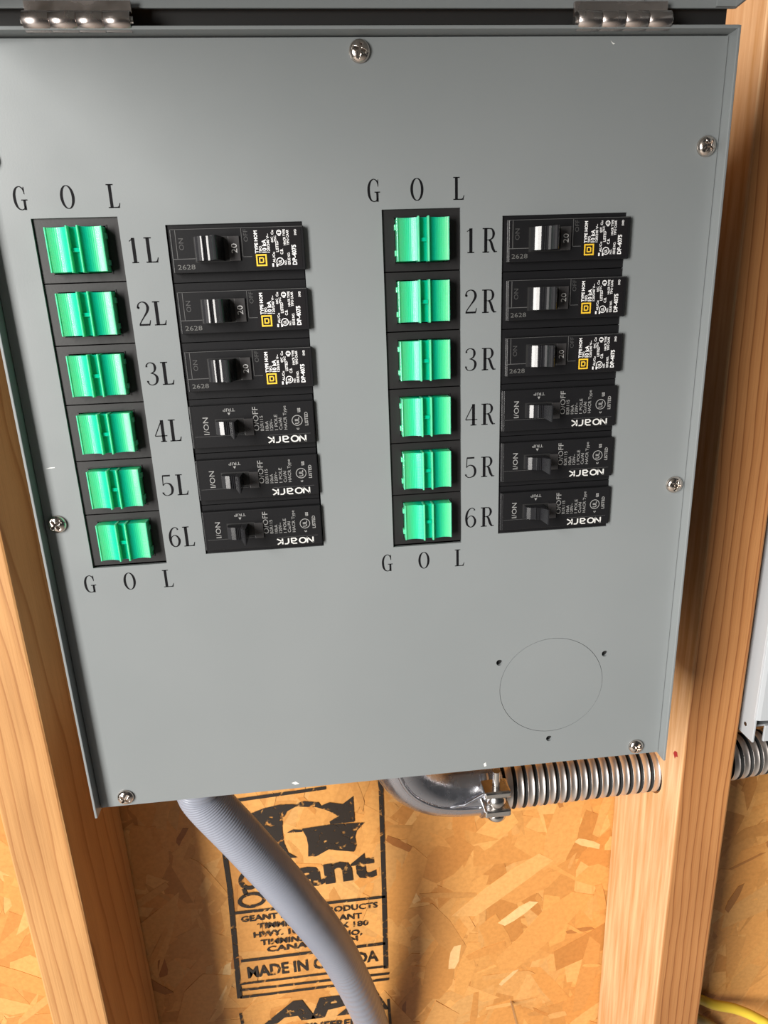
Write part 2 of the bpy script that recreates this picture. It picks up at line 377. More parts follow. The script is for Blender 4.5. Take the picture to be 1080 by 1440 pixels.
# ------------------------------------------------------------------ studs
def boolean_cut(o, cutter_mb):
    c = cutter_mb.build('cut', INK)
    for ob_ in (o, c):
        bm = bmesh.new(); bm.from_mesh(ob_.data); bmesh.ops.remove_doubles(bm, verts=bm.verts[:], dist=1e-6); bmesh.ops.recalc_face_normals(bm, faces=bm.faces[:]); bm.to_mesh(ob_.data); bm.free()
    md = o.modifiers.new('b', 'BOOLEAN'); md.object = c; md.operation = 'DIFFERENCE'; md.solver = 'EXACT'
    bpy.context.view_layer.update(); dg = bpy.context.evaluated_depsgraph_get(); me = bpy.data.meshes.new_from_object(o.evaluated_get(dg))
    o.modifiers.clear(); old = o.data; o.data = me; me.name = old.name; bpy.data.meshes.remove(old); bpy.data.objects.remove(c)
ls = MB(); ls.box(-38, 0, STUD_F, WALL_Y-1.4, -1399, 1000, 1.6)
stud_l = ls.build('wall_stud', WOOD_L, loc=(-205.5, 0, 0))
tag(stud_l, 'pale flat-grained pine stud beside the rocker switches marked L', 'stud', 'pine wall studs')
rsb = MB(); rsb.box(0, 38, STUD_F-3, WALL_Y-1.4, -1399, 1000, 1.6)
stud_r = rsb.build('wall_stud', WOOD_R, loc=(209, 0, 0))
tag(stud_r, 'straight-grained pine stud drilled for the ribbed steel conduit', 'stud', 'pine wall studs')

FLEX_Y, FLEX_Z, FLEX_R = 101., -268., 16.5
hc = MB(); hc.lathe([(FLEX_R+1.5, 190), (FLEX_R+1.5, 270)], (0, FLEX_Y, FLEX_Z), 'x', 40); boolean_cut(stud_r, hc)
# red marker blot on the face of the stud that looks towards the box
rmk = MB(); rmk.add([(-.08, 68, -229), (-.08, 71, -230), (-.08, 72.5, -233), (-.08, 70, -236), (-.08, 69, -233.5), (-.08, 66.5, -232)], [(0, 1, 2, 3, 4, 5)])
rmk.build('marker_blot', RED, stud_r, fixn=False)['label'] = 'small red marker blot'

# ------------------------------------------------------------------ transfer switch enclosure
BOX = empty('transfer_switch_box', (0, 0, -172))
tag(BOX, 'grey steel transfer switch enclosure with raised lid, mounted between the studs', 'electrical box')
OFF = (0, 0, 172)
def part(mb, name, mt, parent=BOX, fixn=True): return mb.build(name, mt, parent, OFF if parent is BOX else None, fixn)
W2, ZT, ZB, LIP, TH = 156.2, 180.6, -171.8, 6.1, 1.3
bd = MB()
bd.box(-W2, -W2+TH, -LIP, 128, ZB-1.5, ZT+1.2, .3); bd.box(W2-TH, W2, -LIP, 128, ZB-1.5, ZT+1.2, .3)
bd.box(-W2+.6, W2-.6, -LIP, 128, ZT, ZT+1.3, .3); bd.box(-W2+.6, W2-.6, 126.5, 128, ZB, ZT+.5); bd.box(-W2+.6, W2-.6, 2.6, 128, ZB-.2, ZB+1.1)
part(bd, 'enclosure_body', PAINT)
ib = MB(); ib.box(-W2+4, W2-4, 62, 64, ZB+4, ZT-4); part(ib, 'dark_backing', CAVITY)  # black sheet across the inside, ahead of the back wall

# front panel with its cut-outs: a filled 2D curve with holes, thickened
XA, XB, XC, XD = -136.96, -102.71, 6.66, 40.73
XE, XF, XG, XH = -83.93, -27.37, 59.31, 115.52
KX, KZ, KR = 90.1, -122.2, 28.55
def rect(x0, x1, z0, z1): return [(x0, z0), (x1, z0), (x1, z1), (x0, z1)]
def circ(cx, cz, r, n=40): return [(cx+r*math.cos(2*PI*k/n), cz+r*math.sin(2*PI*k/n)) for k in range(n)]
def plate(name, outer, holes, y0, y1, mt, parent=BOX):
    cu = bpy.data.curves.new('p', 'CURVE'); cu.dimensions = '2D'; cu.fill_mode = 'BOTH'; cu.extrude = (y1-y0)/2*MM
    for pts in [outer]+holes:
        sp_ = cu.splines.new('POLY'); sp_.points.add(len(pts)-1); sp_.use_cyclic_u = True
        for p_, q_ in zip(sp_.points, pts): p_.co = (q_[0]*MM, q_[1]*MM, 0, 1)
    o = bpy.data.objects.new('p', cu); COL.objects.link(o); dg = bpy.context.evaluated_depsgraph_get()
    me = bpy.data.meshes.new_from_object(o.evaluated_get(dg)); bpy.data.objects.remove(o); bpy.data.curves.remove(cu)
    for v in me.vertices: x, y, z = v.co; v.co = (x, (y0+y1)/2*MM-z, y)
    bm = bmesh.new(); bm.from_mesh(me); bmesh.ops.remove_doubles(bm, verts=bm.verts[:], dist=1e-6); bmesh.ops.recalc_face_normals(bm, faces=bm.faces[:]); bm.to_mesh(me); bm.free()
    me.materials.clear(); me.materials.append(mt)
    for p_ in me.polygons: p_.use_smooth = False
    return link(name, me, parent, OFF if parent is BOX else None)
holes3 = [(KX+33.5*math.cos(a), KZ+33.5*math.sin(a)) for a in (math.radians(150), math.radians(30), math.radians(270))]
PW = 154.6
RT, RB, CT, CB = 116.9, -36.1, 113.2, -32.8
panel = plate('front_panel', rect(-PW, PW, ZB, ZT-.7),
              [rect(XA, XB, RB, RT), rect(XC, XD, RB, RT), rect(XE, XF, CB, CT), rect(XG, XH, CB, CT), circ(KX, KZ, KR+.11, 72)]+[circ(x, z, 1.75, 24) for x, z in holes3], 0., 1.8, PAINT)
plate('knockout_disc', circ(KX, KZ, KR-.11, 72), [], .03, 1.6, PAINT)
for x, z in holes3:                                          # threaded nut edge seen in each hole
    nb = MB(); nb.lathe([(1.9, 1.9), (1.9, 4.)], (x, 0, z), 'y', 16); part(nb, 'hole_bushing', CAVITY)
# bottom return flange of the panel
rf = MB(); rf.box(-PW, PW, .2, 9, ZB-.02, ZB+1.2); part(rf, 'panel_return', PAINT)

# pan-head screws
scr = MB(); scr.lathe([(4.55, 0), (4.55, -.55), (4.35, -1.1), (3.7, -1.9), (2.6, -2.5), (1.3, -2.8), (.15, -2.9)], (0, 0, 0), 'y', 32)
so_ = scr.build('proto', CHROME)
for hx, hz in ((2.6, .55), (.55, 2.6)):
    xc = MB(); xc.box(-hx, hx, -4, -1.2, -hz, hz); boolean_cut(so_, xc)
SCREW = so_.data; bpy.data.objects.remove(so_)
for i, (x, z) in enumerate([(0, 175.), (-149.2, 138.7), (149.2, 138.7), (149.2, -13.1), (-149.2, -13.1), (141., -166.3), (-141., -166.3)]):
    o = link('cover_screw', SCREW, BOX, (x, -.02, z+172)); a = [.3, .5, .75, .2, .9, .4, .65][i]; o.rotation_euler = (0, a, 0); o.scale = (.93, .93, .93)

# raised lid (a shallow tray swung up level, out over the panel) and its two hinges
LZ = 190.2; LX = 157.8; LD = 13.
LID = empty('lid', (0, 2.5, LZ+172)); LID.parent = BOX; LID.rotation_euler = (math.radians(-3), 0, 0)   # local -y runs out from the hinge
def lpart(mb, name): return mb.build(name, PAINT, LID)
lb = MB(); lb.box(-LX, LX, -352, 0, LD, LD+1.2, .3); lpart(lb, 'lid_sheet')
rfl = MB(); rfl.box(-LX+.8, LX-.8, -1.2, 0, 0, LD, .2); lpart(rfl, 'lid_flange')
tf = MB(); tf.box(-LX, LX, -353, -351.6, 0, LD+1, .3); lpart(tf, 'lid_flange')
for sx in (-1, 1):
    sf = MB(); x0, x1 = sorted((sx*(LX-1.2), sx*LX)); sf.box(x0, x1, -352, -.2, 0, LD+1, .2); lpart(sf, 'lid_side_flange')
    ct = MB(); x0, x1 = sorted((sx*(LX-1), sx*(LX-9.5))); ct.box(x0, x1, -2.4, -1.25, .1, LD, .15); lpart(ct, 'corner_tab')
gk = MB(); gk.box(-W2, W2, 6, 9, ZT+1.4, LZ+2); part(gk, 'dark_gap_strip', CAVITY)  # added black strip that makes the gap under the lid look shaded
for x0 in (-125.2, 87.2):
    HG = empty('hinge', (x0, 0, 172)); HG.parent = BOX
    for k in range(4):
        kn = MB(); kn.lathe([(3.0, k*9.75+.02), (3.45, k*9.75+.25), (3.45, k*9.75+9.5), (3.0, k*9.75+9.73)], (0, -4.2, LZ-6.4), 'x', 28)
        kn.build('knuckle', HINGEM, HG)
    lf_ = MB(); lf_.box(0, 39, -2.2, -1.2, LZ-9., LZ-6.); lf_.box(0, 39, -2., -.4, LZ-6.6, LZ+1.2, .1); lf_.box(0, 39, -4.4, -1.2, LZ-3.8, LZ-2.9, .1); lf_.build('hinge_leaf', HINGEM, HG)
    for rx in (8.5, 30):
        rv = MB(); rv.lathe([(1.6, 0), (1.5, -.8), (.8, -1.3), (.05, -1.45)], (0, 0, 0), 'y', 16); ro = rv.build('rivet', STEEL, HG, (rx, 1.2, LZ+4.2))
    pn = MB(); pn.lathe([(1.6, -.9), (1.6, 39.9)], (0, -4.2, LZ-6.4), 'x', 16); pn.build('hinge_pin', STEEL, HG)

# serif lettering silk-screened on the panel: strokes of changing width in a unit box
def ell(cx, cz, rx, rz, a0, a1, w0, w1, n=22, exp=1.0):
    P = []
    for k in range(n+1):
        a = math.radians(a0+(a1-a0)*k/n); h = abs(math.cos(a))**exp
        P.append((cx+rx*math.cos(a), cz+rz*math.sin(a), w0+(w1-w0)*h))
    return P
TK, TN = .125, .042
def ln(x0, z0, x1, z1, w0, w1=None): return [(x0, z0, w0), (x1, z1, w0 if w1 is None else w1)]
GLY = {
 '1': (.28, [ln(.16, .0, .16, .99, TK), ln(.16, .97, .0, .86, .035, .03), ln(.02, .016, .30, .016, TN)]),
 '2': (.52, [[(.05, .74, .09), (.04, .80, .06), (.09, .92, .04), (.23, .985, .035), (.38, .93, .07), (.45, .76, .105), (.40, .58, .085), (.26, .38, .05), (.12, .19, .04), (.04, .06, .04)], ln(.02, .035, .46, .035, .07), ln(.45, .03, .50, .22, .045, .03), ell(.065, .75, .02, .02, 0, 360, .05, .05, 10)]),
 '3': (.50, [[(.06, .80, .08), (.06, .88, .05), (.14, .965, .035), (.25, .985, .035), (.38, .92, .07), (.42, .77, .10), (.37, .61, .06), (.24, .53, .03)], [(.20, .53, .03), (.34, .49, .05), (.44, .39, .09), (.46, .26, .105), (.40, .09, .07), (.25, .015, .035), (.11, .04, .035), (.04, .14, .06), (.045, .20, .09)]]),
 '4': (.54, [ln(.37, .0, .37, .99, TK), ln(.36, .98, .02, .28, .035), ln(.02, .27, .54, .27, .04), ln(.24, .016, .50, .016, TN)]),
 '5': (.50, [ln(.08, .965, .42, .965, .07), ln(.085, .97, .06, .50, .035), [(.06, .50, .03), (.14, .585, .035), (.25, .61, .04), (.39, .53, .08), (.46, .33, .105), (.41, .11, .08), (.25, .015, .035), (.11, .03, .035), (.03, .12, .06), (.03, .17, .09)]]),
 '6': (.52, [[(.44, .86, .07), (.41, .94, .04), (.31, .985, .035), (.17, .90, .06), (.07, .68, .095), (.05, .40, .105), (.10, .14, .08), (.25, .015, .035), (.40, .10, .08), (.465, .31, .10), (.40, .51, .07), (.27, .59, .035), (.14, .52, .035), (.08, .38, .035)]]),
 'L': (.56, [ln(.17, .0, .17, 1., TK), ln(.02, .984, .33, .984, TN), ln(.02, .016, .52, .016, TN), [(.36, .016, .03), (.48, .04, .05), (.54, .20, .022)]]),
 'R': (.64, [ln(.15, .0, .15, 1., TK), ln(.01, .984, .30, .984, TN), ln(.01, .016, .30, .016, TN), [(.28, .984, .03), (.42, .95, .06), (.49, .77, .105), (.43, .58, .06), (.28, .52, .032), (.15, .52, .032)], [(.28, .52, .04), (.37, .44, .09), (.46, .16, .105), (.54, .02, .07)], ln(.50, .016, .64, .03, TN)]),
 'G': (.58, [[(.50, .72, .025), (.46, .88, .05), (.38, .96, .04), (.28, .985, .035), (.14, .90, .07), (.05, .70, .10), (.03, .48, .11), (.06, .24, .10), (.15, .07, .06), (.29, .01, .035), (.40, .05, .04), (.47, .16, .05)], ln(.46, .0, .46, .42, .095), ln(.32, .42, .60, .42, TN), ln(.50, .66, .50, .97, .03)]),
 'O': (.60, [ell(.30, .5, .26, .485, 0, 360, .03, .115, 40, 1.3)]),
}
def put_glyph(mb, ch, x0, z0, w, h, y):
    gw, st = GLY[ch]; sx = w/gw
    for s_ in st:
        P = [Vector((a*sx, b*h)) for a, b, c in s_]; Wd = [c*h*1.08 for a, b, c in s_]
        if len(P) > 2 and len(P) < 20:
            Q = spline([(p.x, p.y, wd) for p, wd in zip(P, Wd)], 6); P = [Vector((q_.x, q_.y)) for q_ in Q]; Wd = [max(q_.z, .02*h) for q_ in Q]
        Lf = []; Rt = []
        for i, p in enumerate(P):
            t = (P[min(i+1, len(P)-1)]-P[max(i-1, 0)])
            if (P[0]-P[-1]).length < 1e-6 and i in (0, len(P)-1): t = P[1]-P[-2]
            if t.length < 1e-9: t = Vector((1, 0))
            t.normalize(); nn = Vector((-t.y, t.x))*Wd[i]/2; Lf.append(p+nn); Rt.append(p-nn)
        vs_ = [(x0+p.x, y, z0+p.y) for p in Lf+Rt]; n = len(P)
        mb.add(vs_, [(i, i+1, n+i+1, n+i) for i in range(n-1)])
INKY = -.07
def marking(name, items):
    g = MB()
    for k, (ch, x, z, w, h) in enumerate(items): put_glyph(g, ch, x, z, w, h, INKY-.012*k)
    return part(g, name, INK, BOX, False)
for x0, zz in ((-142.0, 120.2), (1.2, 120.0), (-142.0, -48.3), (.9, -48.5)):
    for ch, dx, w in (('G', 0, 4.9), ('O', 18.2, 5.2), ('L', 36.3, 5.0)): marking('printed_letter', [(ch, x0+dx, zz, w, 8.8)])
RZ = [104.4-25.4*k for k in range(6)]
for k in range(6):
    zb = RZ[k]-6.0+(0.25*k)*0; wd = [2.7, 5.2, 4.9, 5.5, 5.0, 5.2][k]
    marking('row_marking', [(str(k+1), -100.0+(.6 if k == 0 else 0), zb+.4, wd, 9.9), ('L', -93.6, zb+.4, 5.4, 9.8)])
    marking('row_marking', [(str(k+1), 42.4+(1.2 if k == 0 else .3), zb+.1, wd+.3, 10.1), ('R', 50.4, zb+.1, 6.6, 9.9)])
# small scratches in the paint
for pts in ([(64, 659.5), (70, 657.6), (77, 657), (77, 658), (70, 658.8)], [(858.5, 57), (862, 60), (865, 61.5), (862, 62.6)], [(410, 1101), (416, 1099), (421, 1102), (415, 1103.4)], [(680, 1074), (683, 1072), (684, 1077), (681, 1078)]):
    sc = MB(); sc.flat([(on_y(q_, 0).x/MM, on_y(q_, 0).z/MM) for q_ in pts], -.05); part(sc, 'paint_scratch', SCRATCH, BOX, False)

# ------------------------------------------------------------------ green rocker switches
def lens_profile(n=10):
    """front outline from one end of the rocker to the other: (x, y), y negative towards the viewer"""
    P = []
    for k in range(n+1):
        t = k/n; x = -11.0+8.6*t; P.append((x, -(4.2-1.1*math.sin(PI*t*.95)+1.2*t*t)))
    return P
def make_rocker():
    r = empty('rocker_switch')
    f = MB()                                   # bezel with a window: four bars round the opening
    fy0, fy1 = .9, 16.
    for a in ((-17.0, -11.9, -12.45, 12.45), (11.9, 16.9, -12.45, 12.45), (-11.9, 11.9, 9.3, 12.45), (-11.9, 11.9, -12.45, -9.3)): f.box(a[0], a[1], fy0, fy1, a[2], a[3])
    f.box(-12, 12, 12, 16, -9.4, 9.4)
    fo = f.build('bezel', FRAMEM, r)
    g = MB()                                   # raised inner rim of the bezel
    for a in ((-12.1, -11.7, -9.5, 9.5), (11.7, 12.1, -9.5, 9.5), (-12.1, 12.1, 9.2, 9.6), (-12.1, 12.1, -9.6, -9.2)): g.box(a[0], a[1], .6, 2., a[2], a[3])
    g.build('rim', FRAMEM, fo)
    rk = empty('rocker'); rk.parent = r
    Lp = lens_profile(); prof = Lp+[(-2.4, 8), (-10.2, 8)]
    h = MB(); h.slab(prof, -8.6, 8.6); h.build('lens_half', LENS, rk)
    h = MB(); h.slab([(-x, y) for x, y in prof], -8.6, 8.6); h.build('lens_half', LENS, rk)
    c = MB(); c.box(-2.4, 2.4, -3.2, 8, -8.7, 8.7); c.build('centre_web', LENSD, rk)
    for sx in (-1, 1):
        d = MB(); x0, x1 = sorted((sx*1.75, sx*2.55)); d.slab([(x0, 0), (x0, -5.6), (x0+.2, -5.9), (x1-.2, -5.9), (x1, -5.6), (x1, 0)], -9.0, 9.0); d.build('grip_ridge', LENSE, rk)
        e = MB(); x0, x1 = sorted((sx*10.75, sx*11.35)); e.box(x0, x1, -4.4, 4, -8.7, 8.7, .15); e.build('end_edge', LENSE, rk)
        for z in (-5.2, 5.2):
            p_ = MB(); x0, x1 = sorted((sx*11.2, sx*12.0)); p_.box(x0, x1, -1.9, 3, z-1.1, z+1.1, .1); p_.build('end_tab', LENSE, rk)
    b = MB(); b.box(-1.7, 1.7, -4.4, -3., -1.0, .6, .2); b.build('centre_bridge', LENSD, rk)
    return r
def copy_tree(o, parent=None):
    c = o.copy(); COL.objects.link(c); c.parent = parent
    for ch in list(o.children): copy_tree(ch, c)
    return c
rocker0 = make_rocker()
for ci, (cx, side) in enumerate(((XA+17.13, 'L'), (XC+17.03, 'R'))):
    for k in range(6):
        o = rocker0 if (ci == 0 and k == 0) else copy_tree(rocker0)
        o.location = Vector((cx, 0, RZ[k]))*MM
        tag(o, 'green translucent rocker switch in black bezel beside the marking %d%s' % (k+1, side), 'switch', 'green rocker switches on the grey panel')

# ------------------------------------------------------------------ circuit breakers
def ul_mark(mb, cx, cz, r, y, n=28):
    vs_ = []
    for k in range(n):
        a = 2*PI*k/n; vs_ += [(cx+r*math.cos(a), y, cz+r*math.sin(a)), (cx+(r-.32)*math.cos(a), y, cz+(r-.32)*math.sin(a))]
    mb.add(vs_, [(2*k, 2*((k+1) % n), 2*((k+1) % n)+1, 2*k+1) for k in range(n)])
def make_square(first):
    r = empty('circuit_breaker'); b = MB(); FY = -2.5
    b.box(-.6, 56.2, .8, 50, -12.2, 12.2); b.box(1.8, 57., FY, 4, -8.7, 8.7, .35)
    bo = b.build('body', BLACK, r)
    e = MB()
    g_ = MB(); g_.slab([(1.7, FY+.5), (2.5, FY-.08), (2.5, FY+.5)], -8.5, 8.5); g_.build('edge_chamfer', GLOSSB, bo)
    for a in ((3.9, 4.15, -2.9, 8.2), (2.2, 11.2, -3.2, -2.95), (30.9, 31.1, -2.8, 8.2), (31.1, 34.8, -3., -2.8), (2.2, 56.5, 8.35, 8.5)): e.box(a[0], a[1], FY-.12, FY+.1, a[2], a[3])
    e.build('moulded_ridge', EDGE, bo)
    w = MB(); w.box(11.2, 25.4, FY-.06, FY+.2, -4.6, 5.4); w.build('handle_slot', CAVITY, bo)
    t = MB(); t.slab([(12.0, FY+.2), (12.15, -6.2), (12.5, -7.0), (13.6, -7.75), (14.8, -8.4), (15.4, -8.55), (16.0, -8.5), (16.1, -8.2), (16.4, -8.2), (16.5, -8.6), (17.2, -8.4), (18.0, -8.6), (18.8, -9.3), (19.4, -10.3), (19.9, -11.4), (20.5, -12.0), (21.1, -12.0), (21.6, -11.4), (22.2, -8.), (23.6, FY+.2)], -4.3, 5.1)
    t.build('handle', GLOSSB, r)
    p_ = MB(); p_.box(25.4, 30.0, FY-.7, FY+.2, -4.4, 5.3, .15); po = p_.build('rating_plate', GLOSSG, r)
    d = MB(); put_text(d, '20', 28.8, -1.4, 3.8, 2.4, FY-.78, 90, .0); d.build('rating_number', WHITE, po, fixn=False)
    l = MB(); l.box(34.9, 55.7, FY-.09, FY+.1, -7.7, 7.6); lo = l.build('label', LABELB, r)
    Y = FY-.13
    q = MB()
    for s_, x, z, ln_, cap, bold in (('TYPE HOM', 37.5, -1.7, 8.9, 1.35, .03), ('TIPO', 39.0, -1.6, 2.7, 1.1, .02), ('10 kA', 40.9, -1.5, 5.2, 1.7, .03), ('120/240 V~', 42.3, -1.5, 7.4, 1.05, .02),
                               ('AL/Cu', 44.3, -5.6, 4.2, 1.0, .02), ('LISTED', 46.0, -1.4, 4.4, 1.15, .02), ('C.B.', 47.8, -2.4, 2.2, 1.15, .02), ('Cu', 44.3, 5.4, 1.8, 1.0, .02), ('75C', 45.3, 2.6, 2.4, .9, .02), ('60C', 44.0, 2.4, 2.2, .9, .02), ('HACR TYPE', 49.2, 1.2, 6.2, 1.0, .02), ('TIPO CAAR', 50.6, 1.2, 6.0, 1.0, .02),
                               ('ISSUE NO.', 50.6, -6.6, 5.0, 1.05, .02), ('NO.', 49.0, -6.6, 1.9, .9, .02), ('DP-4075', 53.3, -6.7, 8.0, 1.75, .03), ('SWD', 53.9, 5.0, 2.3, .95, .02)):
        put_text(q, s_, x, z, ln_, cap, Y, 90, bold)
    ul_mark(q, 46.3, -5.2, 1.6, Y); put_text(q, 'UL', 46.9, -6.0, 1.5, 1.2, Y, 90, .03); ul_mark(q, 46.6, 6.2, 1.05, Y)
    for x in (42.9, 44.6): q.flat(rect(x, x+.7, -7.2, -5.9), Y)
    for z in (5.0, 5.8, 6.6): q.flat(rect(46.2, 47.2, z-.1, z+.1), Y-.01)
    q.build('label_print', WHITE, lo, fixn=False)
    yl = MB()
    for a in ((36.3, 36.9, -6.8, -2.1), (40.2, 40.8, -6.8, -2.1), (36.9, 40.2, -6.8, -6.2), (36.9, 40.2, -2.7, -2.1), (37.5, 38.0, -5.6, -3.3), (39.1, 39.6, -5.3, -3.6), (38.0, 39.3, -5.6, -5.1), (38.0, 39.3, -3.8, -3.3)): yl.flat(rect(*a), Y)
    yl.build('square_emblem', YELLOW, lo, fixn=False)
    k = MB(); put_text(k, '2628', 3.6, -7.2, 7.2, 1.9, FY-.05, 0); k.build('date_code', DIMP, bo, fixn=False)
    k = MB(); put_text(k, 'ON', 7.0, .4, 4.6, 2.0, FY-.05, 90); k.build('embossed_text', DARKP, bo, fixn=False)
    k = MB(); put_text(k, 'OFF', 33.6, 3.0, 4.8, 1.8, FY-.05, 90); k.build('embossed_text', DARKP, bo, fixn=False)
    return r
def noark_logo(mb, x0, z0, L, H, y):       # rounded bold capitals, turned upside down
    w = .21
    G = [[[(0, 0), (0, 1)], [(0, 1), (.85, 0)], [(.85, 0), (.85, 1)]],
         [[(1.55+.48*math.cos(a), .5+.5*math.sin(a)) for a in [2*PI*i/24 for i in range(25)]]],
         [[(2.45, 1), (2.95, 1), (3.2, .8), (3.2, 0)], [(3.2, .5), (2.7, .52), (2.45, .28), (2.65, 0), (3.2, 0)]],
         [[(3.65, 0), (3.65, .75), (3.85, 1), (4.2, 1)]],
         [[(4.55, 0), (4.55, 1)], [(5.25, 1), (4.62, .5)], [(4.62, .5), (5.3, 0)]]]
    for g in G:
        for s_ in g:
            P = [Vector(p) for p in s_]
            for i in range(len(P)-1):
                d = (P[i+1]-P[i]).normalized(); n = Vector((-d.y, d.x))*w/2; a, b = P[i]-d*w*.25, P[i+1]+d*w*.25
                pts = [a+n, b+n, b-n, a-n]; pts = [(x0-(p.x/5.4)*L, z0-p.y*H) for p in pts]; mb.flat(pts, y-.002*i)
def make_round(first):
    r = empty('circuit_breaker'); b = MB(); FY = -2.0
    b.box(-.6, 55.9, .8, 50, -12.2, 12.2); b.box(.7, 56.1, FY, 4, -9.6, 9.6, .4)
    bo = b.build('body', BLACK, r)
    g_ = MB(); g_.slab([(.55, FY+.75), (1.65, FY-.06), (1.65, FY+.6)], -9.4, 9.4); g_.build('edge_chamfer', GLOSSB, bo)
    e = MB(); e.box(2., 24., FY-.03, FY+.1, -4.3, -4.2); e.box(35, 54., FY-.03, FY+.1, -5.2, -5.1); e.build('moulded_ridge', EDGE, bo)
    w = MB(); w.box(11.6, 24.6, FY-.06, FY+.2, -3.6, 3.4); w.build('handle_slot', CAVITY, bo)
    t = MB()
    t.slab([(12.2, FY+.2), (12.3, -5.6), (12.5, -6.1), (14.1, -7.0), (15.2, -7.32), (16.1, -7.58), (16.1, FY)], -3., 2.9)
    for x in (16.1, 16.9, 17.7): t.slab([(x, FY), (x, -8.0), (x+.15, -8.2), (x+.45, -8.2), (x+.55, -7.7), (x+.8, -7.7), (x+.8, FY)], -3., 2.9)
    t.add([(18.5, FY, -2.9), (18.5, -8.2, -2.9), (20.6, -13.2, -4.2), (21.2, -13.2, -4.2), (21.6, FY, -3.2), (18.5, FY, 2.8), (18.5, -8.2, 2.8), (20.6, -13.2, 3.3), (21.2, -13.2, 3.3), (21.6, FY, 2.9)],
          [(0, 1, 2, 3, 4), (9, 8, 7, 6, 5), (0, 5, 6, 1), (1, 6, 7, 2), (2, 7, 8, 3), (3, 8, 9, 4), (4, 9, 5, 0)])
    t.build('handle', GLOSSB, r)
    p_ = MB(); p_.box(24.4, 28.6, FY-.5, FY+.2, -4.6, 3.0, .12); p_.build('slide_plate', GLOSSG, r)
    Y = FY-.05
    q = MB()
    put_text(q, 'I/ON', 8.6, -3.4, 7.8, 2.4, Y, 90); put_text(q, 'O/OFF', 31.0, -2.8, 10.9, 2.5, Y, 90); put_text(q, 'TRIP', 20.9, 8.0, 5.4, 1.4, Y, 180)
    q.flat([(17.4, 6.1), (18.8, 6.1), (18.1, 4.9)], Y)
    q.build('position_print', GREYP, bo, fixn=False)
    q = MB()
    for s_, x, ln_ in (('B2R115', 33.0, 6.8), ('10kA', 35.2, 4.3), ('120V~', 37.2, 5.2), ('1 POLE', 39.4, 7.0), ('Cu/Al', 41.4, 5.4), ('HACR Type', 43.6, 10.8)): put_text(q, s_, x, -2.9, ln_, 1.45, Y, 90)
    q.build('data_print', DIMP if False else GREYP, bo, fixn=False)
    q = MB(); ul_mark(q, 48.3, 1.0, 2.45, Y); put_text(q, 'UL', 49.2, -.5, 2.9, 1.9, Y, 90, .02); put_text(q, 'c', 48.9, -3.3, .9, 1.5, Y, 90, .03); put_text(q, 'us', 50.0, 4.7, 1.9, 1.9, Y, 90, .03)
    put_text(q, 'LISTED', 53.2, -1.5, 6.2, 1.45, Y, 90, .02); q.build('listing_mark', GREYP, bo, fixn=False)
    q = MB(); noark_logo(q, 51.6, -6.0, 17.3, 2.6, Y); q.build('maker_name', WHITE2, bo, fixn=False)
    return r
BZ = [102.6-24.75*k for k in range(3)]+[28.4-24.75*k for k in range(3)]
sq0 = make_square(0); rd0 = make_round(0); first = {0: True, 1: True}
for x0, side in ((XE, 'L'), (XG, 'R')):
    for k in range(6):
        kind = 0 if k < 3 else 1; src = (sq0, rd0)[kind]
        o = src if first[kind] else copy_tree(src); first[kind] = False
        o.location = Vector((x0, 0, BZ[k]))*MM
        if kind == 0: tag(o, 'black 20 amp breaker with yellow square emblem beside the marking %d%s' % (k+1, side), 'circuit breaker', 'breakers with yellow square emblem')
        else: tag(o, 'black breaker with upside-down white maker name beside the marking %d%s' % (k+1, side), 'circuit breaker', 'breakers with upside-down maker name')

# ------------------------------------------------------------------ conduits and fittings below the box
cp = [(-113, 36, -176), (-112, 37, -190)]
for px, y in (((288, 1123), 39), ((345, 1184), 42), ((418, 1266), 50), ((478, 1345), 74), ((523, 1440), 112)):
    p = on_y(px, y); cp.append(tuple(p/MM))
cp += [(-8, 132, -600), (-4, 139, -760), (-2, 139, -1000), (-2, 139, -1399)]
path = spline(cp, 90)
gc = MB(); gc.tube(path, lambda l, a: 13.6+.15*math.sin(2*PI*l/1.9), 28)
tag(gc.build('vinyl_conduit', PVC), 'smooth grey vinyl flexible conduit curving down in front of the stamped board', 'conduit')
lc = MB(); lc.lathe([(16, -182), (16.5, -181), (16.5, -176), (16, -173.4)], (-113, 36, 0), 'z', 28)
tag(lc.build('conduit_gland', PVC), 'grey gland nut joining the vinyl conduit to the box underside', 'fitting')

# galvanized spiral conduit running through the stud
fp = [(x, FLEX_Y+(.0), FLEX_Z-3+3*min(1, max(0, (x-80)/130))) for x in [80+.5*i for i in range(int((248-80)/.5)+1)]]
fp += [tuple(v) for v in spline([(248.5, FLEX_Y, FLEX_Z), (275, FLEX_Y+2, FLEX_Z+1), (310, FLEX_Y+4, FLEX_Z+2), (360, FLEX_Y+4, FLEX_Z+2), (430, FLEX_Y+4, FLEX_Z)], 90)]
PITCH = 8.0
ll = [0.]
for a_, b_ in zip(fp, fp[1:]): ll.append(ll[-1]+(Vector(b_)-Vector(a_)).length)
def along(l):
    l = min(max(l, 0.), ll[-1]); import bisect; i_ = min(max(bisect.bisect_right(ll, l)-1, 0), len(fp)-2)
    a_, b_ = Vector(fp[i_]), Vector(fp[i_+1]); return a_.lerp(b_, (l-ll[i_])/max(ll[i_+1]-ll[i_], 1e-9))
PROF = [(0., .1), (.05, -.15), (.15, -.5), (.30, -.6), (.45, -.5), (.55, -.15), (.60, .1), (.62, 0.), (.64, -2.2), (.80, -2.6), (.96, -2.2), (.98, 0.)]   # one turn of strip: (share of the pitch, depth)
NA = 36; fx = MB(); rows = []; mi = []
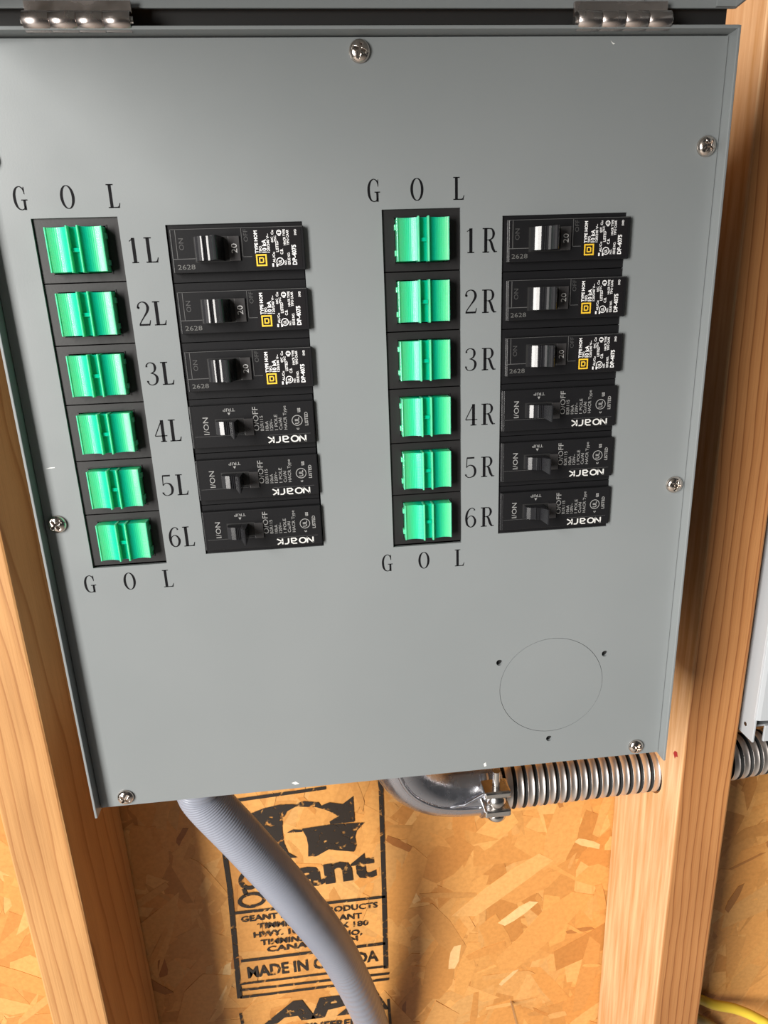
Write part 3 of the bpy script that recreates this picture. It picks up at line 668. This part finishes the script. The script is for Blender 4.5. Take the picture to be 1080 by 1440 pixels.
for n_ in range(int(ll[-1]/PITCH)+2):
    for t_, d_ in PROF:
        row = []
        for k in range(NA+1):
            a_ = 2*PI*k/NA; l = PITCH*(n_+t_-k/NA); c_ = along(l); row.append((c_.x, c_.y+(FLEX_R+d_)*math.cos(a_), c_.z+(FLEX_R+d_)*math.sin(a_)))
        rows.append(row)
NR = NA+1; fc = []
for r_ in range(len(rows)-1):
    for k in range(NA): fc.append((r_*NR+k, r_*NR+k+1, (r_+1)*NR+k+1, (r_+1)*NR+k)); mi.append(1 if r_ % len(PROF) in (7, 8, 9, 10) else 0)
fx.add([p_ for r_ in rows for p_ in r_], fc, True)
fxo = fx.build('spiral_steel_conduit', [FLEXM, DARKGAP])
fxo.data.polygons.foreach_set('material_index', mi)
tag(fxo, 'ribbed galvanized steel flexible conduit passing through the drilled stud', 'conduit')

EL = empty('elbow_connector', (22, 92, -172)); tag(EL, 'cast zinc elbow connector with clamp screw under the grey box', 'fitting')
def epart(mb, name, mt): return mb.build(name, mt, EL, (-22, -92, 172))
ep = spline([(9, 92, -173.6), (9, 92, -200), (12, 93, -226), (21, 95, -247), (37, 98, -262), (56, 100.5, -269), (84, 101, -271)], 10)
eb = MB(); eb.tube(ep, lambda l, a: 18.5, 32); ebo = epart(eb, 'elbow_body', CAST)
rb = MB(); rb.tube([tuple(Vector(p)+Vector((0, -18.2, -1.5))) for p in ep[8:58]], 1.6, 10); epart(rb, 'parting_rib', CAST)
rb2 = MB(); rb2.tube([(50, 82, -268), (60, 80.5, -266), (74, 81, -259)], 1.3, 10); epart(rb2, 'web_rib', CAST)
lk = MB(); lk.lathe([(24, -176), (24, -173.6)], (9, 92, 0), 'z', 8, False); lk.lathe([(20.5, -184), (21, -182), (21, -176)], (9, 92, 0), 'z', 28); epart(lk, 'hub_shoulder', CAST)
cl = MB()                                                          # clamp band round the spiral conduit, with ears
for x0 in (74, 84):
    n = 30; vs_ = []; fs_ = []
    for k in range(n+1):
        a = math.radians(-60+300*k/n)+PI*.15
        for xx, rr in ((x0, 18.2), (x0+6, 18.2), (x0+6, 20.4), (x0, 20.4)): vs_.append((xx, FLEX_Y-rr*math.cos(a+PI*.9), -270.5+rr*math.sin(a+PI*.9)))
    for k in range(n):
        for j in range(4): fs_.append((k*4+j, k*4+(j+1) % 4, k*4+4+(j+1) % 4, k*4+4+j))
    cl.add(vs_, fs_, True)
epart(cl, 'clamp_band', CAST)
e1 = MB(); e1.box(72, 91, 69, 85, -270, -264, 1.4); epart(e1, 'clamp_ear', STEEL)
e2 = MB(); e2.box(72, 91, 70, 85, -255, -249.5, 1.4); epart(e2, 'clamp_ear', STEEL)
sd_ = MB(); sd_.lathe([(5.2, -264), (6.6, -262.5), (7.2, -259.5), (6.6, -256.5), (5.2, -255)], (81.5, 76, 0), 'z', 24); epart(sd_, 'clamp_saddle', STEEL)
cs = MB(); cs.lathe([(2.7, -276), (2.7, -236)], (81.5, 76, 0), 'z', 20); epart(cs, 'clamp_screw', STEEL)
ch_ = MB(); ch_.lathe([(6.6, -270), (7.0, -271), (7.0, -273.5), (5.6, -275.2), (2., -276.4), (.1, -276.6)], (81.5, 76, 0), 'z', 24); epart(ch_, 'screw_head', STEEL)

# ------------------------------------------------------------------ pale panel box in the next bay
PB = empty('panel_box', (252, 120, -214)); tag(PB, 'pale grey steel panel box on the far side of the drilled stud', 'electrical box')
def ppart(mb, name, mt): return mb.build(name, mt, PB, (-252, -120, 214))
X1, PFY, PBZ = 253., 53., -215.5
s1 = MB(); s1.box(X1, X1+1.5, PFY+.5, 150, PBZ, 420, .3); ppart(s1, 'side_wall', WHITEPAINT)
s2 = MB(); s2.slab([(X1-.2, PFY+1.5), (X1+.8, PFY+.2), (X1+3, PFY-.6), (X1+14, PFY-1.4), (X1+60, PFY-1.6), (X1+330, PFY-1.6), (X1+330, PFY), (X1+3, PFY+1.5)], PBZ+17.5, 420); ppart(s2, 'front_cover', WHITEPAINT)
s3 = MB(); s3.box(X1+1.5, X1+330, 148.5, 150, PBZ, 420); s3.box(X1+328.5, X1+330, PFY+1, 150, PBZ, 420); s3.box(X1+1.5, X1+330, PFY+14, 150, PBZ+2, PBZ+3.5); s3.box(X1, X1+330, PFY, 150, 419, 421); ppart(s3, 'back_wall', WHITEPAINT)
s4 = MB(); s4.box(X1+8.5, X1+40, PFY+1., PFY+2.6, PBZ-.5, PBZ+12, .3); ppart(s4, 'knockout_tab', WHITEPAINT)
s5 = MB(); s5.lathe([(1.5, -.3), (1.5, .2)], (X1, PFY+9, PBZ+9), 'x', 16); ppart(s5, 'rivet', STEEL)
ibx = MB(); ibx.box(X1+2, X1+328, PFY+20, PFY+22, PBZ+4, 400); ppart(ibx, 'dark_backing', CAVITY)  # added black sheet for the dark inside of the box

# ------------------------------------------------------------------ loose cables, nail
def cable(name, pts, r, mt, label):
    c = MB(); c.tube(spline(pts, 14), r, 14); return tag(c.build(name, mt), label, 'cable')
def pxy(px, y): return tuple(on_y(px, y)/MM)
cable('yellow_cable', [pxy((940, 1385), 149), pxy((985, 1405), 149), pxy((1005, 1413), 147), pxy((1035, 1419), 143), pxy((1065, 1432), 136), pxy((1090, 1450), 128), pxy((1130, 1500), 118)], 4.6, CABLE, 'yellow jacketed cable curving out beside the drilled stud')
cable('tan_cable', [pxy((950, 1420), 146), pxy((990, 1436), 146), pxy((1010, 1452), 146), pxy((1040, 1500), 146)], 4.2, CABLE2, 'tan cable running just below the yellow cable')
na = MB(); a_ = Vector(pxy((719, 1408), WALL_Y)); b_ = Vector(pxy((729, 1446), 128))
na.tube([a_, a_.lerp(b_, .5), b_], 1.3, 12); tag(na.build('nail', STEEL), 'thin steel nail sticking out of the strand board', 'nail')
